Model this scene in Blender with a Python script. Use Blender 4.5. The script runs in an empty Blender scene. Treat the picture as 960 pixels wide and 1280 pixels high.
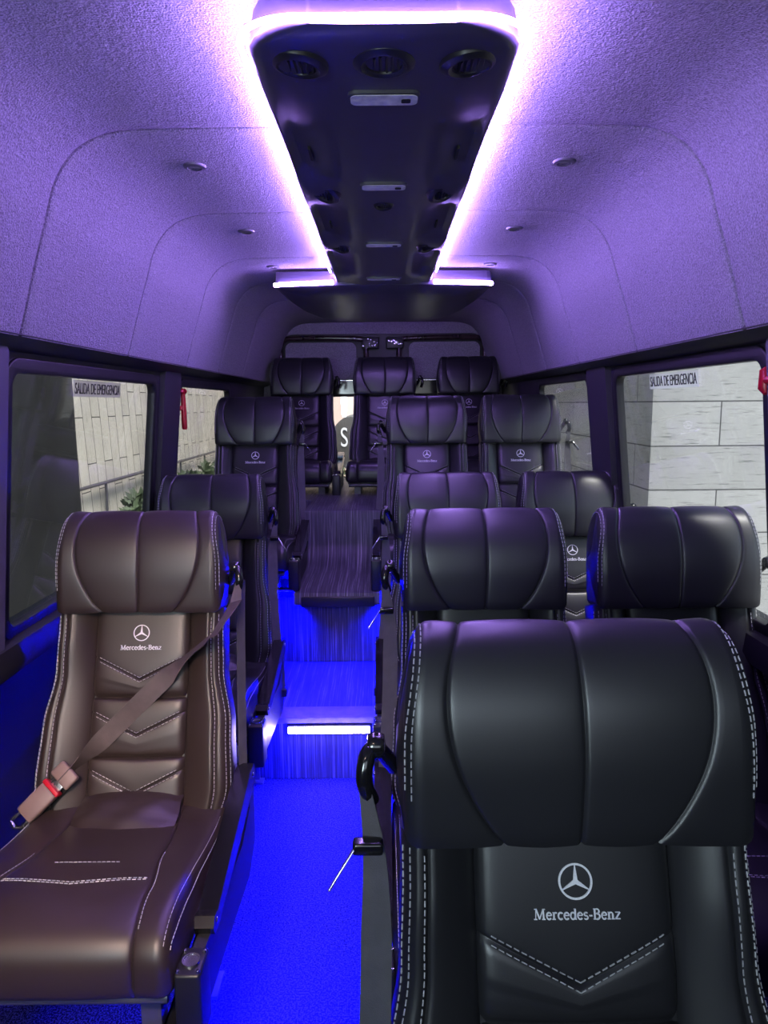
import bpy, bmesh, math, random
from mathutils import Vector, Matrix
from mathutils.bvhtree import BVHTree
random.seed(7)
C = bpy.context.scene.collection
R = math.radians
CZ = 1.42            # camera height above the aisle floor
PITCH = 8.65

# ------------------------------------------------------------------ materials
def nodes(m):
    m.use_nodes = True
    nt = m.node_tree
    return nt, nt.nodes, nt.links, nt.nodes['Principled BSDF']
def mat(name, col, rough=.5, metal=0, bump=None, spec=.5, emis=None, es=0, var=None, coat=0):
    m = bpy.data.materials.new(name)
    nt, N, L, b = nodes(m)
    b.inputs['Base Color'].default_value = (*col, 1)
    b.inputs['Roughness'].default_value = rough
    b.inputs['Metallic'].default_value = metal
    b.inputs['Specular IOR Level'].default_value = spec
    if coat:
        b.inputs['Coat Weight'].default_value = coat; b.inputs['Coat Roughness'].default_value = .08
    if emis:
        b.inputs['Emission Color'].default_value = (*emis, 1); b.inputs['Emission Strength'].default_value = es
    tc = N.new('ShaderNodeTexCoord')
    if bump:
        n = N.new('ShaderNodeTexNoise'); n.inputs['Scale'].default_value = bump[0]; n.inputs['Detail'].default_value = 3
        bp = N.new('ShaderNodeBump'); bp.inputs['Strength'].default_value = bump[1]; bp.inputs['Distance'].default_value = bump[2]
        L.new(tc.outputs['Object'], n.inputs['Vector']); L.new(n.outputs['Fac'], bp.inputs['Height']); L.new(bp.outputs['Normal'], b.inputs['Normal'])
    if var:
        n = N.new('ShaderNodeTexNoise'); n.inputs['Scale'].default_value = var[0]; n.inputs['Detail'].default_value = 4
        r = N.new('ShaderNodeValToRGB')
        r.color_ramp.elements[0].position = .35; r.color_ramp.elements[1].position = .65
        r.color_ramp.elements[0].color = (*[c*(1-var[1]) for c in col], 1); r.color_ramp.elements[1].color = (*[min(1, c*(1+var[1])) for c in col], 1)
        L.new(tc.outputs['Object'], n.inputs['Vector']); L.new(n.outputs['Fac'], r.inputs['Fac']); L.new(r.outputs['Color'], b.inputs['Base Color'])
    return m
LEATHER = mat('black_leather', (.016, .016, .019), .36, bump=(900, .10, .001), spec=.55, var=(3, .12))
LEATHER2 = mat('grey_black_leather', (.026, .029, .034), .42, bump=(900, .10, .001), spec=.6, var=(3, .1))
WARMLIT = mat('warm_lit_leather', (.030, .020, .018), .42, bump=(900, .10, .001), spec=.62, var=(3, .12))  # black leather with the warm light on one seat put into its colour
THREAD = mat('silver_thread', (.42, .42, .44), .6, var=(400, .15))
EMBRO = mat('white_embroidery', (.80, .80, .84), .55, bump=(1500, .4, .0006), var=(600, .06))
GLOSS = mat('gloss_black_plastic', (.008, .008, .010), .14, spec=.6, var=(5, .1))
SATIN = mat('satin_black_plastic', (.013, .013, .016), .38, spec=.4, var=(6, .15))
STEEL = mat('polished_steel', (.62, .62, .66), .22, 1, var=(20, .08))
GREYMET = mat('painted_steel', (.10, .10, .115), .4, .4, var=(9, .1))
PANEL = mat('panel_plastic', (.022, .022, .026), .42, spec=.35, var=(6, .15))
BELT = mat('belt_webbing', (.062, .058, .070), .65, bump=(700, .5, .001), var=(40, .1))
BELTB = mat('brown_belt_webbing', (.075, .058, .056), .65, bump=(700, .5, .001), var=(40, .1))
BUCK = mat('buckle_plastic', (.19, .13, .115), .45, var=(12, .1))
RED = mat('red_plastic', (.42, .005, .02), .3, var=(8, .1))
WALLM = mat('wall_trim', (.024, .022, .03), .55, bump=(300, .15, .001), var=(5, .12))
PILLAR = mat('pillar_trim', (.085, .08, .11), .6, bump=(500, .2, .001), var=(5, .08))
DARKTRIM = mat('dark_trim', (.012, .012, .015), .5, var=(5, .12))
GASKET = mat('rubber_gasket', (.008, .008, .010), .45, var=(9, .1))
CONS = mat('console_plastic', (.06, .052, .085), .32, bump=(700, .15, .0008), spec=.5, var=(4, .08))
BLACKIN = mat('matte_black', (.004, .004, .005), .7, var=(9, .1))
LENS = mat('lamp_lens', (.85, .82, .95), .3, bump=(120, .6, .002), var=(60, .2))
def emitter(name, col, s):
    m = bpy.data.materials.new(name); nt, N, L, b = nodes(m)
    b.inputs['Base Color'].default_value = (.8, .8, .8, 1)
    b.inputs['Emission Color'].default_value = (*col, 1); b.inputs['Emission Strength'].default_value = s
    return m
LEDV = emitter('violet_white_led', (.43, .25, 1.0), 235)
LEDW = emitter('white_step_led', (.45, .36, 1.0), 70)
LEDB = emitter('blue_led', (.0, .0, 1.0), 1000)
LEDR = emitter('blue_riser_led', (.0, .0, 1.0), 16000)
LEDU = emitter('violet_unit_led', (.42, .245, 1.0), 85)

def fabric_ceiling():
    m = mat('headliner_fabric', (.32, .30, .34), .85, spec=.15)
    nt, N, L, b = nodes(m)
    tc = N.new('ShaderNodeTexCoord')
    n = N.new('ShaderNodeTexNoise'); n.inputs['Scale'].default_value = 260; n.inputs['Detail'].default_value = 3
    n2 = N.new('ShaderNodeTexNoise'); n2.inputs['Scale'].default_value = 75; n2.inputs['Detail'].default_value = 4
    ad = N.new('ShaderNodeMath'); ad.operation = 'ADD'
    bp = N.new('ShaderNodeBump'); bp.inputs['Strength'].default_value = .9; bp.inputs['Distance'].default_value = .005
    r = N.new('ShaderNodeValToRGB'); r.color_ramp.elements[0].position = .3; r.color_ramp.elements[1].position = .7
    r.color_ramp.elements[0].color = (.20, .19, .22, 1); r.color_ramp.elements[1].color = (.42, .40, .45, 1)
    for q in (n, n2): L.new(tc.outputs['Object'], q.inputs['Vector'])
    L.new(n.outputs['Fac'], ad.inputs[0]); L.new(n2.outputs['Fac'], ad.inputs[1])
    L.new(ad.outputs[0], bp.inputs['Height']); L.new(bp.outputs['Normal'], b.inputs['Normal'])
    L.new(n.outputs['Fac'], r.inputs['Fac']); L.new(r.outputs['Color'], b.inputs['Base Color'])
    return m
HEAD = fabric_ceiling()

def streaky():
    m = mat('streaked_vinyl', (.1, .1, .1), .45, spec=.25)
    nt, N, L, b = nodes(m)
    tc = N.new('ShaderNodeTexCoord'); mp = N.new('ShaderNodeMapping'); mp.inputs['Scale'].default_value = (170, 2.2, 2.2)
    n = N.new('ShaderNodeTexNoise'); n.inputs['Scale'].default_value = 1; n.inputs['Detail'].default_value = 4; n.inputs['Roughness'].default_value = .7
    r = N.new('ShaderNodeValToRGB')
    e = r.color_ramp.elements; e[0].position = .38; e[1].position = .72
    e[0].color = (.035, .035, .042, 1); e[1].color = (.30, .30, .32, 1)
    k = e.new(.55); k.color = (.065, .065, .085, 1)
    L.new(tc.outputs['Object'], mp.inputs['Vector']); L.new(mp.outputs['Vector'], n.inputs['Vector'])
    L.new(n.outputs['Fac'], r.inputs['Fac']); L.new(r.outputs['Color'], b.inputs['Base Color'])
    bp = N.new('ShaderNodeBump'); bp.inputs['Strength'].default_value = .2; bp.inputs['Distance'].default_value = .001
    L.new(n.outputs['Fac'], bp.inputs['Height']); L.new(bp.outputs['Normal'], b.inputs['Normal'])
    return m
STREAK = streaky()
def speckle():
    m = mat('speckled_loop_vinyl', (.2, .2, .2), .75, spec=.08)
    nt, N, L, b = nodes(m)
    tc = N.new('ShaderNodeTexCoord')
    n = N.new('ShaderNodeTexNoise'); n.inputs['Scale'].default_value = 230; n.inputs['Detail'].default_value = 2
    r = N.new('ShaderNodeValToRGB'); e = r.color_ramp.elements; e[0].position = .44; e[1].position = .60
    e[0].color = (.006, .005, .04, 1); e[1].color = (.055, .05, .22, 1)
    bp = N.new('ShaderNodeBump'); bp.inputs['Strength'].default_value = .8; bp.inputs['Distance'].default_value = .003
    L.new(tc.outputs['Object'], n.inputs['Vector']); L.new(n.outputs['Fac'], r.inputs['Fac']); L.new(r.outputs['Color'], b.inputs['Base Color'])
    L.new(n.outputs['Fac'], bp.inputs['Height']); L.new(bp.outputs['Normal'], b.inputs['Normal'])
    return m
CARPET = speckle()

def stone(name, ax, col, row, brick, mort, mcol, pit=.35, shear=0, off=.5, sq=(1, 60)):
    m = mat(name, col, .85, spec=.2)
    nt, N, L, b = nodes(m)
    tc = N.new('ShaderNodeTexCoord'); sp = N.new('ShaderNodeSeparateXYZ'); cb = N.new('ShaderNodeCombineXYZ')
    L.new(tc.outputs['Object'], sp.inputs[0])
    u, v = ax
    L.new(sp.outputs[u], cb.inputs[0])
    if shear:
        mu = N.new('ShaderNodeMath'); mu.operation = 'MULTIPLY_ADD'; mu.inputs[1].default_value = shear
        L.new(sp.outputs[u], mu.inputs[0]); L.new(sp.outputs[v], mu.inputs[2]); L.new(mu.outputs[0], cb.inputs[1])
    else: L.new(sp.outputs[v], cb.inputs[1])
    br = N.new('ShaderNodeTexBrick'); br.offset = off; br.offset_frequency = 2
    br.inputs['Scale'].default_value = 1; br.inputs['Row Height'].default_value = row; br.inputs['Brick Width'].default_value = brick
    br.inputs['Mortar Size'].default_value = mort; br.inputs['Mortar Smooth'].default_value = .2; br.inputs['Bias'].default_value = 0
    br.inputs['Color1'].default_value = (*col, 1); br.inputs['Color2'].default_value = (*[c*.86 for c in col], 1); br.inputs['Mortar'].default_value = (*mcol, 1)
    L.new(cb.outputs[0], br.inputs['Vector'])
    mp = N.new('ShaderNodeMapping'); mp.inputs['Scale'].default_value = (5, 55, 1)
    L.new(cb.outputs[0], mp.inputs['Vector'])
    n = N.new('ShaderNodeTexNoise'); n.inputs['Scale'].default_value = 1; n.inputs['Detail'].default_value = 6; n.inputs['Roughness'].default_value = .65
    L.new(mp.outputs[0], n.inputs['Vector'])
    r = N.new('ShaderNodeValToRGB'); e = r.color_ramp.elements
    e[0].position = .35; e[0].color = (1-pit, 1-pit, 1-pit, 1); e[1].position = .43; e[1].color = (.93, .93, .93, 1)
    k = e.new(.8); k.color = (1.0, 1.0, 1.0, 1)
    L.new(n.outputs['Fac'], r.inputs['Fac'])
    n2 = N.new('ShaderNodeTexNoise'); n2.inputs['Scale'].default_value = 1.3; n2.inputs['Detail'].default_value = 5
    L.new(cb.outputs[0], n2.inputs['Vector'])
    r2 = N.new('ShaderNodeValToRGB'); r2.color_ramp.elements[0].color = (.8, .8, .79, 1); r2.color_ramp.elements[0].position = .3; r2.color_ramp.elements[1].position = .7
    L.new(n2.outputs['Fac'], r2.inputs['Fac'])
    m1 = N.new('ShaderNodeMixRGB'); m1.blend_type = 'MULTIPLY'; m1.inputs[0].default_value = 1
    m2 = N.new('ShaderNodeMixRGB'); m2.blend_type = 'MULTIPLY'; m2.inputs[0].default_value = 1
    L.new(br.outputs['Color'], m1.inputs[1]); L.new(r.outputs['Color'], m1.inputs[2])
    L.new(m1.outputs[0], m2.inputs[1]); L.new(r2.outputs['Color'], m2.inputs[2]); L.new(m2.outputs[0], b.inputs['Base Color'])
    return m
TRAV = stone('travertine_blocks', (0, 2), (.56, .56, .54), .355, 1.35, .006, (.12, .12, .12), .55)
TRAVS = stone('travertine_blocks_side', (1, 2), (.56, .56, .54), .355, 1.35, .006, (.12, .12, .12), .4)
SHING = stone('stone_shingles', (2, 1), (.97, .90, .77), .235, .80, .006, (.10, .09, .08), .35, shear=.10, off=.37)

def glass():
    m = bpy.data.materials.new('window_glass'); m.use_nodes = True
    nt = m.node_tree; N = nt.nodes; L = nt.links
    N.remove(N['Principled BSDF']); out = N['Material Output']
    t = N.new('ShaderNodeBsdfTransparent'); t.inputs[0].default_value = (.86, .87, .88, 1)
    g = N.new('ShaderNodeBsdfGlossy'); g.inputs['Roughness'].default_value = .02; g.inputs[0].default_value = (1, 1, 1, 1)
    lw = N.new('ShaderNodeLayerWeight'); lw.inputs['Blend'].default_value = .5
    p5 = N.new('ShaderNodeMath'); p5.operation = 'POWER'; p5.inputs[1].default_value = 4
    f = N.new('ShaderNodeMath'); f.operation = 'MULTIPLY_ADD'; f.inputs[1].default_value = .9; f.inputs[2].default_value = .045
    L.new(lw.outputs['Facing'], p5.inputs[0]); L.new(p5.outputs[0], f.inputs[0])
    x = N.new('ShaderNodeMixShader')
    L.new(f.outputs[0], x.inputs[0]); L.new(t.outputs[0], x.inputs[1]); L.new(g.outputs[0], x.inputs[2]); L.new(x.outputs[0], out.inputs[0])
    return m
GLASS = glass()

# ------------------------------------------------------------------ helpers
def link(o, parent=None):
    C.objects.link(o)
    if parent: o.parent = parent
    return o
def tag(o, label, cat, group=None):
    o['label'] = label; o['category'] = cat
    if group: o['group'] = group
    return o
def struct(o): o['kind'] = 'structure'; return o
def thing(name, label, cat, loc=(0, 0, 0), group=None):
    o = bpy.data.objects.new(name, None); o.empty_display_size = .05; o.location = loc
    C.objects.link(o); return tag(o, label, cat, group)
def obj(name, bm, m, parent=None, smooth=True, mats=None):
    me = bpy.data.meshes.new(name); bmesh.ops.recalc_face_normals(bm, faces=bm.faces[:]); bm.to_mesh(me); bm.free()
    for q in (mats or [m]): me.materials.append(q)
    if smooth:
        for p in me.polygons: p.use_smooth = True
        try: me.set_sharp_from_angle(angle=R(38))
        except Exception: pass
    return link(bpy.data.objects.new(name, me), parent)
def box(bm, x0, x1, y0, y1, z0, z1, bev=0, mi=0):
    g = bmesh.ops.create_cube(bm, size=1)
    bmesh.ops.scale(bm, vec=(x1-x0, y1-y0, z1-z0), verts=g['verts'])
    bmesh.ops.translate(bm, vec=((x0+x1)/2, (y0+y1)/2, (z0+z1)/2), verts=g['verts'])
    fs = list({f for v in g['verts'] for f in v.link_faces})
    for f in fs: f.material_index = mi
    if bev:
        es = list({e for v in g['verts'] for e in v.link_edges})
        bmesh.ops.bevel(bm, geom=es, offset=bev, segments=3, profile=.5, affect='EDGES')
    return g['verts']
def obox(bm, c, ax, ay, az, hx, hy, hz, bev=0):
    """oriented box: centre, three unit axes, half sizes"""
    before = set(bm.verts)
    box(bm, -hx, hx, -hy, hy, -hz, hz, bev)
    M = Matrix((ax, ay, az)).transposed()
    for v in bm.verts:
        if v not in before: v.co = M @ v.co + Vector(c)
def tube(bm, pts, r, n=10, closed=False, cap=True, rad=None):
    pts = [Vector(p) for p in pts]; rings = []
    N_ = len(pts); up = None
    for i, p in enumerate(pts):
        if closed: t = pts[(i+1) % N_] - pts[i-1]
        else: t = pts[min(i+1, N_-1)] - pts[max(i-1, 0)]
        t.normalize()
        if up is None: up = t.orthogonal().normalized()
        up = (up - t*up.dot(t)); up = up.normalized() if up.length > 1e-6 else t.orthogonal().normalized()
        s = t.cross(up); rr = rad[i] if rad else r
        rings.append([bm.verts.new(p + (up*math.cos(a)+s*math.sin(a))*rr) for a in [2*math.pi*k/n for k in range(n)]])
    m = N_ if closed else N_-1
    for i in range(m):
        a, b = rings[i], rings[(i+1) % N_]
        for k in range(n): bm.faces.new((a[k], a[(k+1) % n], b[(k+1) % n], b[k]))
    if not closed and cap: bm.faces.new(rings[0][::-1]); bm.faces.new(rings[-1])
def lathe(bm, prof, c, ax, n=32):
    """prof: list of (radius, height) turned about axis ax through c"""
    ax = Vector(ax).normalized(); u = ax.orthogonal().normalized(); w = ax.cross(u); c = Vector(c)
    rings = []
    for r, h in prof:
        if r < 1e-6: rings.append([bm.verts.new(c+ax*h)])
        else: rings.append([bm.verts.new(c+ax*h+(u*math.cos(2*math.pi*k/n)+w*math.sin(2*math.pi*k/n))*r) for k in range(n)])
    for a, b in zip(rings, rings[1:]):
        for k in range(n):
            k2 = (k+1) % n
            if len(a) == 1 and len(b) == 1: continue
            if len(a) == 1: bm.faces.new((a[0], b[k2], b[k]))
            elif len(b) == 1: bm.faces.new((a[k], a[k2], b[0]))
            else: bm.faces.new((a[k], a[k2], b[k2], b[k]))
def rrect(x0, x1, y0, y1, r, n=6):
    pts = []
    for cx, cy, a0 in ((x1-r, y1-r, 0), (x0+r, y1-r, 90), (x0+r, y0+r, 180), (x1-r, y0+r, 270)):
        for k in range(n+1):
            a = R(a0+90*k/n); pts.append((cx+r*math.cos(a), cy+r*math.sin(a)))
    return pts
def plate(name, outer, holes, th, fn, m, parent=None, bev=0):
    """flat shape with holes, given thickness, mapped by fn(u,v,w)->xyz"""
    cu = bpy.data.curves.new(name, 'CURVE'); cu.dimensions = '2D'; cu.fill_mode = 'BOTH'; cu.extrude = th/2; cu.bevel_depth = bev; cu.bevel_resolution = 2
    for loop in [outer]+holes:
        s = cu.splines.new('POLY'); s.points.add(len(loop)-1); s.use_cyclic_u = True
        for p, q in zip(s.points, loop): p.co = (q[0], q[1], 0, 1)
    t = bpy.data.objects.new('t', cu); C.objects.link(t)
    dg = bpy.context.evaluated_depsgraph_get(); me = bpy.data.meshes.new_from_object(t.evaluated_get(dg))
    bpy.data.objects.remove(t); bpy.data.curves.remove(cu)
    for v in me.vertices: v.co = Vector(fn(v.co.x, v.co.y, v.co.z))
    bm = bmesh.new(); bm.from_mesh(me); bmesh.ops.remove_doubles(bm, verts=bm.verts[:], dist=1e-5); bpy.data.meshes.remove(me)
    return obj(name, bm, m, parent, smooth=bev > 0)
def prism(bm, loop, w0, w1, fn):
    a = [bm.verts.new(fn(u, v, w0)) for u, v in loop]; b = [bm.verts.new(fn(u, v, w1)) for u, v in loop]
    n = len(loop)
    for k in range(n): bm.faces.new((a[k], a[(k+1) % n], b[(k+1) % n], b[k]))
    bm.faces.new(a[::-1]); bm.faces.new(b)
def ribbon(bm, pts, dirs, w, th=.0018):
    rows = []
    n = len(pts)
    for i in range(n):
        p = Vector(pts[i]); t = (Vector(pts[min(i+1, n-1)])-Vector(pts[max(i-1, 0)])).normalized()
        d = Vector(dirs[i]) if isinstance(dirs, list) else Vector(dirs); d = (d-t*d.dot(t)).normalized(); nn = t.cross(d)
        ww = w[i] if isinstance(w, list) else w
        rows.append([bm.verts.new(p+d*ww/2+nn*th/2), bm.verts.new(p-d*ww/2+nn*th/2), bm.verts.new(p-d*ww/2-nn*th/2), bm.verts.new(p+d*ww/2-nn*th/2)])
    for a, b in zip(rows, rows[1:]):
        for k in range(4): bm.faces.new((a[k], a[(k+1) % 4], b[(k+1) % 4], b[k]))
    bm.faces.new(rows[0][::-1]); bm.faces.new(rows[-1])
def bez(pts, n=24):
    """Catmull-Rom through points"""
    P = [Vector(p) for p in pts]; P = [2*P[0]-P[1]]+P+[2*P[-1]-P[-2]]; out = []
    for i in range(1, len(P)-2):
        for k in range(n):
            t = k/n; a, b, c, d = P[i-1:i+3]
            out.append(.5*((2*b)+(c-a)*t+(2*a-5*b+4*c-d)*t*t+(3*b-a-3*c+d)*t**3))
    out.append(P[-2]); return out
def interp(x, T):
    if x <= T[0][0]: return T[0][1]
    for (a, p), (b, q) in zip(T, T[1:]):
        if x <= b:
            t = (x-a)/(b-a); t = t*t*(3-2*t); return p+(q-p)*t
    return T[-1][1]

# ------------------------------------------------------------------ seat surfaces
NEAR = [0, .0012, .003, .006, .011, .018]
def puff(d, D, G): return D*math.exp(-d/.022)+G*math.exp(-(d/.0022)**2)
def loft_x(prof, W, seams, r, D=.010, G=.003, mid=6, seam_on=None):
    """closed side profile [(y,z)] swept along x, width half W(z); seams are functions x=s(y,z)"""
    n = len(prof); P = [Vector((0, y, z)) for y, z in prof]
    area = sum(P[i].y*P[(i+1) % n].z-P[(i+1) % n].y*P[i].z for i in range(n))
    sg = 1 if area > 0 else -1
    Nn = []
    for i in range(n):
        t = (P[(i+1) % n]-P[i-1]).normalized(); Nn.append(Vector((0, t.z, -t.y))*sg)
    bm = bmesh.new(); cols = None
    for j in range(n):
        w = W(prof[j][1]); br = [-w]+sorted(s(*prof[j]) for s in seams)+[w]
        on = seam_on(*prof[j]) if seam_on else 1
        xs = []
        for i in range(len(br)-1):
            a, b = br[i], br[i+1]; L_ = b-a
            la = [r*q for q in (0, .04, .15, .35, .65, 1)] if i == 0 else NEAR
            lb = [r*q for q in (0, .04, .15, .35, .65, 1)] if i == len(br)-2 else NEAR
            s_ = min(1, L_*.45/max(la[-1], 1e-9)); la = [q*s_ for q in la]
            s_ = min(1, L_*.45/max(lb[-1], 1e-9)); lb = [q*s_ for q in lb]
            ts = la + [la[-1]+(L_-la[-1]-lb[-1])*k/(mid+1) for k in range(1, mid+1)] + [L_-q for q in reversed(lb)]
            if i > 0: ts = ts[1:]
            xs += [a+t for t in ts]
        row = []
        for x in xs:
            e = min(x+w, w-x); e = max(e, 0)
            d = 0
            if e < r: d += r-math.sqrt(max(0, r*r-(r-e)**2))
            ds = min([abs(x-s) for s in br[1:-1]] or [9])
            d += puff(ds, D, G)*on
            row.append(bm.verts.new(P[j]-Nn[j]*d+Vector((x, 0, 0))))
        if cols is None: cols = [[] for _ in row]
        for k, v in enumerate(row): cols[k].append(v)
    for a, b in zip(cols, cols[1:]):
        for j in range(n): bm.faces.new((a[j], a[(j+1) % n], b[(j+1) % n], b[j]))
    for col, s in ((cols[0], -1), (cols[-1], 1)):
        c = sum((v.co for v in col), Vector())/n
        prev = col
        for k, (q, o) in enumerate(((.93, .001), (.6, .006), (.25, .008))):
            cur = [bm.verts.new(c+(v.co-c)*q+Vector((s*o, 0, 0))) for v in col]
            for v, u in zip(cur, col): v.co.x = u.co.x+s*o
            for j in range(n): bm.faces.new((prev[j], prev[(j+1) % n], cur[(j+1) % n], cur[j]))
            prev = cur
        bm.faces.new(prev)
    bmesh.ops.recalc_face_normals(bm, faces=bm.faces[:])
    return bm
def resample(pts, n):
    P = [Vector(p) for p in pts]; P.append(P[0]); L_ = [0]
    for a, b in zip(P, P[1:]): L_.append(L_[-1]+(b-a).length)
    out = []; i = 0
    for k in range(n):
        t = L_[-1]*k/n
        while L_[i+1] < t: i += 1
        f = (t-L_[i])/max(L_[i+1]-L_[i], 1e-9); out.append(tuple(P[i].lerp(P[i+1], f)))
    return out
def smooth_loop(pts, n, dens=16):
    P = [Vector((p[0], p[1], 0)) for p in pts]; out = []; m = len(P)
    for i in range(m):
        a, b, c, d = P[i-1], P[i], P[(i+1) % m], P[(i+2) % m]
        for k in range(dens):
            t = k/dens; out.append(.5*((2*b)+(c-a)*t+(2*a-5*b+4*c-d)*t*t+(3*b-a-3*c+d)*t**3))
    return [(p[0], p[1]) for p in resample([(v.x, v.y) for v in out], n)]
def stitches(bm, bvh, path, aim, lift=.0006, pitch=.0098, ln=.0068, w=.0015):
    """path: list of 3d points, each shot along aim(p) onto the surface"""
    hits = []
    for p in path:
        d = Vector(aim(p)).normalized(); h = bvh.ray_cast(Vector(p), d, .4)
        if h[0] is not None:
            nn = h[1] if h[1].dot(d) < 0 else -h[1]
            hits.append((h[0]+nn*lift, nn))
    if len(hits) < 2: return
    L_ = [0]
    for a, b in zip(hits, hits[1:]): L_.append(L_[-1]+(b[0]-a[0]).length)
    def at(t):
        for i in range(len(L_)-1):
            if t <= L_[i+1]:
                f = (t-L_[i])/max(1e-9, L_[i+1]-L_[i]); return hits[i][0].lerp(hits[i+1][0], f), hits[i][1].lerp(hits[i+1][1], f)
        return hits[-1]
    t = 0
    while t+ln < L_[-1]:
        (a, na), (b, nb) = at(t), at(t+ln)
        if (b-a).length > ln*.5:
            s = (b-a).normalized().cross(na).normalized()*w/2; vs = []
            for p, q in ((a, na), (b, nb)):
                vs.append([bm.verts.new(p+s-q*.001), bm.verts.new(p+s*.6+q*.0007), bm.verts.new(p-s*.6+q*.0007), bm.verts.new(p-s-q*.001)])
            for k in range(3): bm.faces.new((vs[0][k], vs[0][k+1], vs[1][k+1], vs[1][k]))
            bm.faces.new(vs[0][::-1]); bm.faces.new(vs[1])
        t += pitch
def xf(bm, M): bmesh.ops.transform(bm, matrix=M, verts=bm.verts[:])

# ---- frames
BACK_L, HEAD_H = .48, .265
CREASE = Vector((0, 0, .445))
M_BACK = Matrix.Translation(CREASE) @ Matrix.Rotation(R(-20), 4, 'X')
# local back frame: z up the back, -y to the front
TOPB = M_BACK @ Vector((0, 0, BACK_L))
M_HEAD = Matrix.Translation(TOPB) @ Matrix.Rotation(R(-9), 4, 'X')

# headrest
hp = smooth_loop([(-.004, .002), (-.040, .003), (-.0535, .010), (-.060, .055), (-.063, .115), (-.056, .180), (-.034, .236), (.004, .262),
                  (.042, .246), (.062, .19), (.066, .10), (.060, .01), (.03, .004)], 72)
def wh(z): return .206-.016*max(0, z/HEAD_H)**5
def s_out(sg):
    return lambda y, z: sg*((.155-.070*(max(0, .175-z)/.175)**2.1-.020*(max(0, z-.175)/.09)**2) if y < .012 else .135)
def seam_fade(y, z): return 1 if y < .03 else max(0, 1-(y-.03)/.03)
bm_head = loft_x(hp, wh, [s_out(-1), lambda y, z: .004*math.sin(z*12), s_out(1)], .022, D=.0036, G=.0030, seam_on=seam_fade)
bvh_h = BVHTree.FromBMesh(bm_head)
bm_hst = bmesh.new()
for sg in (-1, 1):
    for off in (-.0015, .0055):
        path = []
        for k in range(90):
            a = R(-50+k*2.3); 
            c = Vector((0, 0, .13)); d = Vector((0, -math.cos(a), math.sin(a)))
            p = c+d*.28; zz = .13+.13*math.sin(a)
            path.append((sg*(wh(zz)-.0035-off), p.y, p.z))
        stitches(bm_hst, bvh_h, path, lambda p: Vector((0, 0, .13))-Vector((0, p[1], p[2])))
xf(bm_head, M_HEAD); xf(bm_hst, M_HEAD)

# backrest shell : loft along z of plan sections
def wb(z): return interp(z, [(-.03, .222), (.06, .241), (.2, .234), (.34, .212), (.44, .209), (.5, .209)])
PW = .117
bm_back = bmesh.new(); rings = []
zs = [-.04+k*(.53/44) for k in range(45)]
for z in zs:
    W_ = wb(z); B = interp(z, [(-.04, .028), (.1, .042), (.3, .034), (.42, .044), (.5, .046)])
    xs = [0, .05, .09, .108, PW, PW+.0025, PW+.007, PW+.014, PW+.025]
    s2 = PW+(W_-PW)*.66
    xs += [s2-.02, s2-.01, s2-.005, s2-.002, s2, s2+.002, s2+.005, s2+.012]
    r = .024; xs += [W_-r+q*r for q in (0, .3, .6, .8, .93, 1)]
    xs = sorted(set(round(x, 6) for x in xs if x <= W_+1e-6))
    front = []
    for x in xs:
        if x < PW-.001: y = .012
        else:
            t = (x-PW)/(W_-PW); y = .006-B*math.sin(min(1, t*1.25)*math.pi/2)*(1-.25*max(0, t-.8)/.2)
            y += .006*math.exp(-(x-PW)/.004)
            y += .004*math.exp(-((x-s2)/.0028)**2)+.003*math.exp(-abs(x-s2)/.012)
            e = W_-x
            if e < r: y += r-math.sqrt(max(0, r*r-(r-e)**2))
        front.append((x, y))
    half = front+[(W_, .04), (W_-.004, .07), (W_-.03, .088), (.1, .094), (0, .095)]
    key = len(half)
    full = half+[(-x, y) for x, y in reversed(half[1:-1])]
    rings.append([bm_back.verts.new((x, y, z)) for x, y in full])
nmin = min(len(r_) for r_ in rings)
# sections all share one sampling: guard against drops
assert nmin == max(len(r_) for r_ in rings), 'ring size'
for a, b in zip(rings, rings[1:]):
    for k in range(nmin): bm_back.faces.new((a[k], a[(k+1) % nmin], b[(k+1) % nmin], b[k]))
bm_back.faces.new(rings[0][::-1]); bm_back.faces.new(rings[-1])
bmesh.ops.recalc_face_normals(bm_back, faces=bm_back.faces[:])
bvh_b = BVHTree.FromBMesh(bm_back)
# centre insert with chevrons and folds; rows bend with the chevrons
CH = .058
rowsdef = [(-.035, 0, 0), (BACK_L-.44, CH, 1), (BACK_L-.40+.012, .03, 2), (BACK_L-.300, CH, 1), (BACK_L-.209, 0, 2), (BACK_L-.166, CH, 1), (BACK_L+.004, 0, 0)]
rowsdef = [(-.035, 0, 0), (.04, CH, 1), (.125, .0, 2), (.178, CH, 1), (.268, 0, 2), (.312, CH, 1), (.484, 0, 0)]
vr = []
for i in range(len(rowsdef)-1):
    (z0, h0, t0), (z1, h1, t1) = rowsdef[i], rowsdef[i+1]; L_ = z1-z0
    ds = [0, .001, .0025, .005, .009, .015]
    q = [d for d in ds]+[.015+(L_-.03)*k/5 for k in range(1, 5)]+[L_-d for d in reversed(ds)]
    if i: q = q[1:]
    for d in q:
        f = d/L_; near = min([(d if t0 else 9, t0), (L_-d if t1 else 9, t1)]); vr.append((z0+d, h0+(h1-h0)*f, near))
xq = sorted(set([s*x for s in (-1, 1) for x in (0, .012, .03, .05, .07, .09, .1, .108, .113, .116, .1185, .1195)]))
bm_ins = bmesh.new(); grid = []
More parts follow.
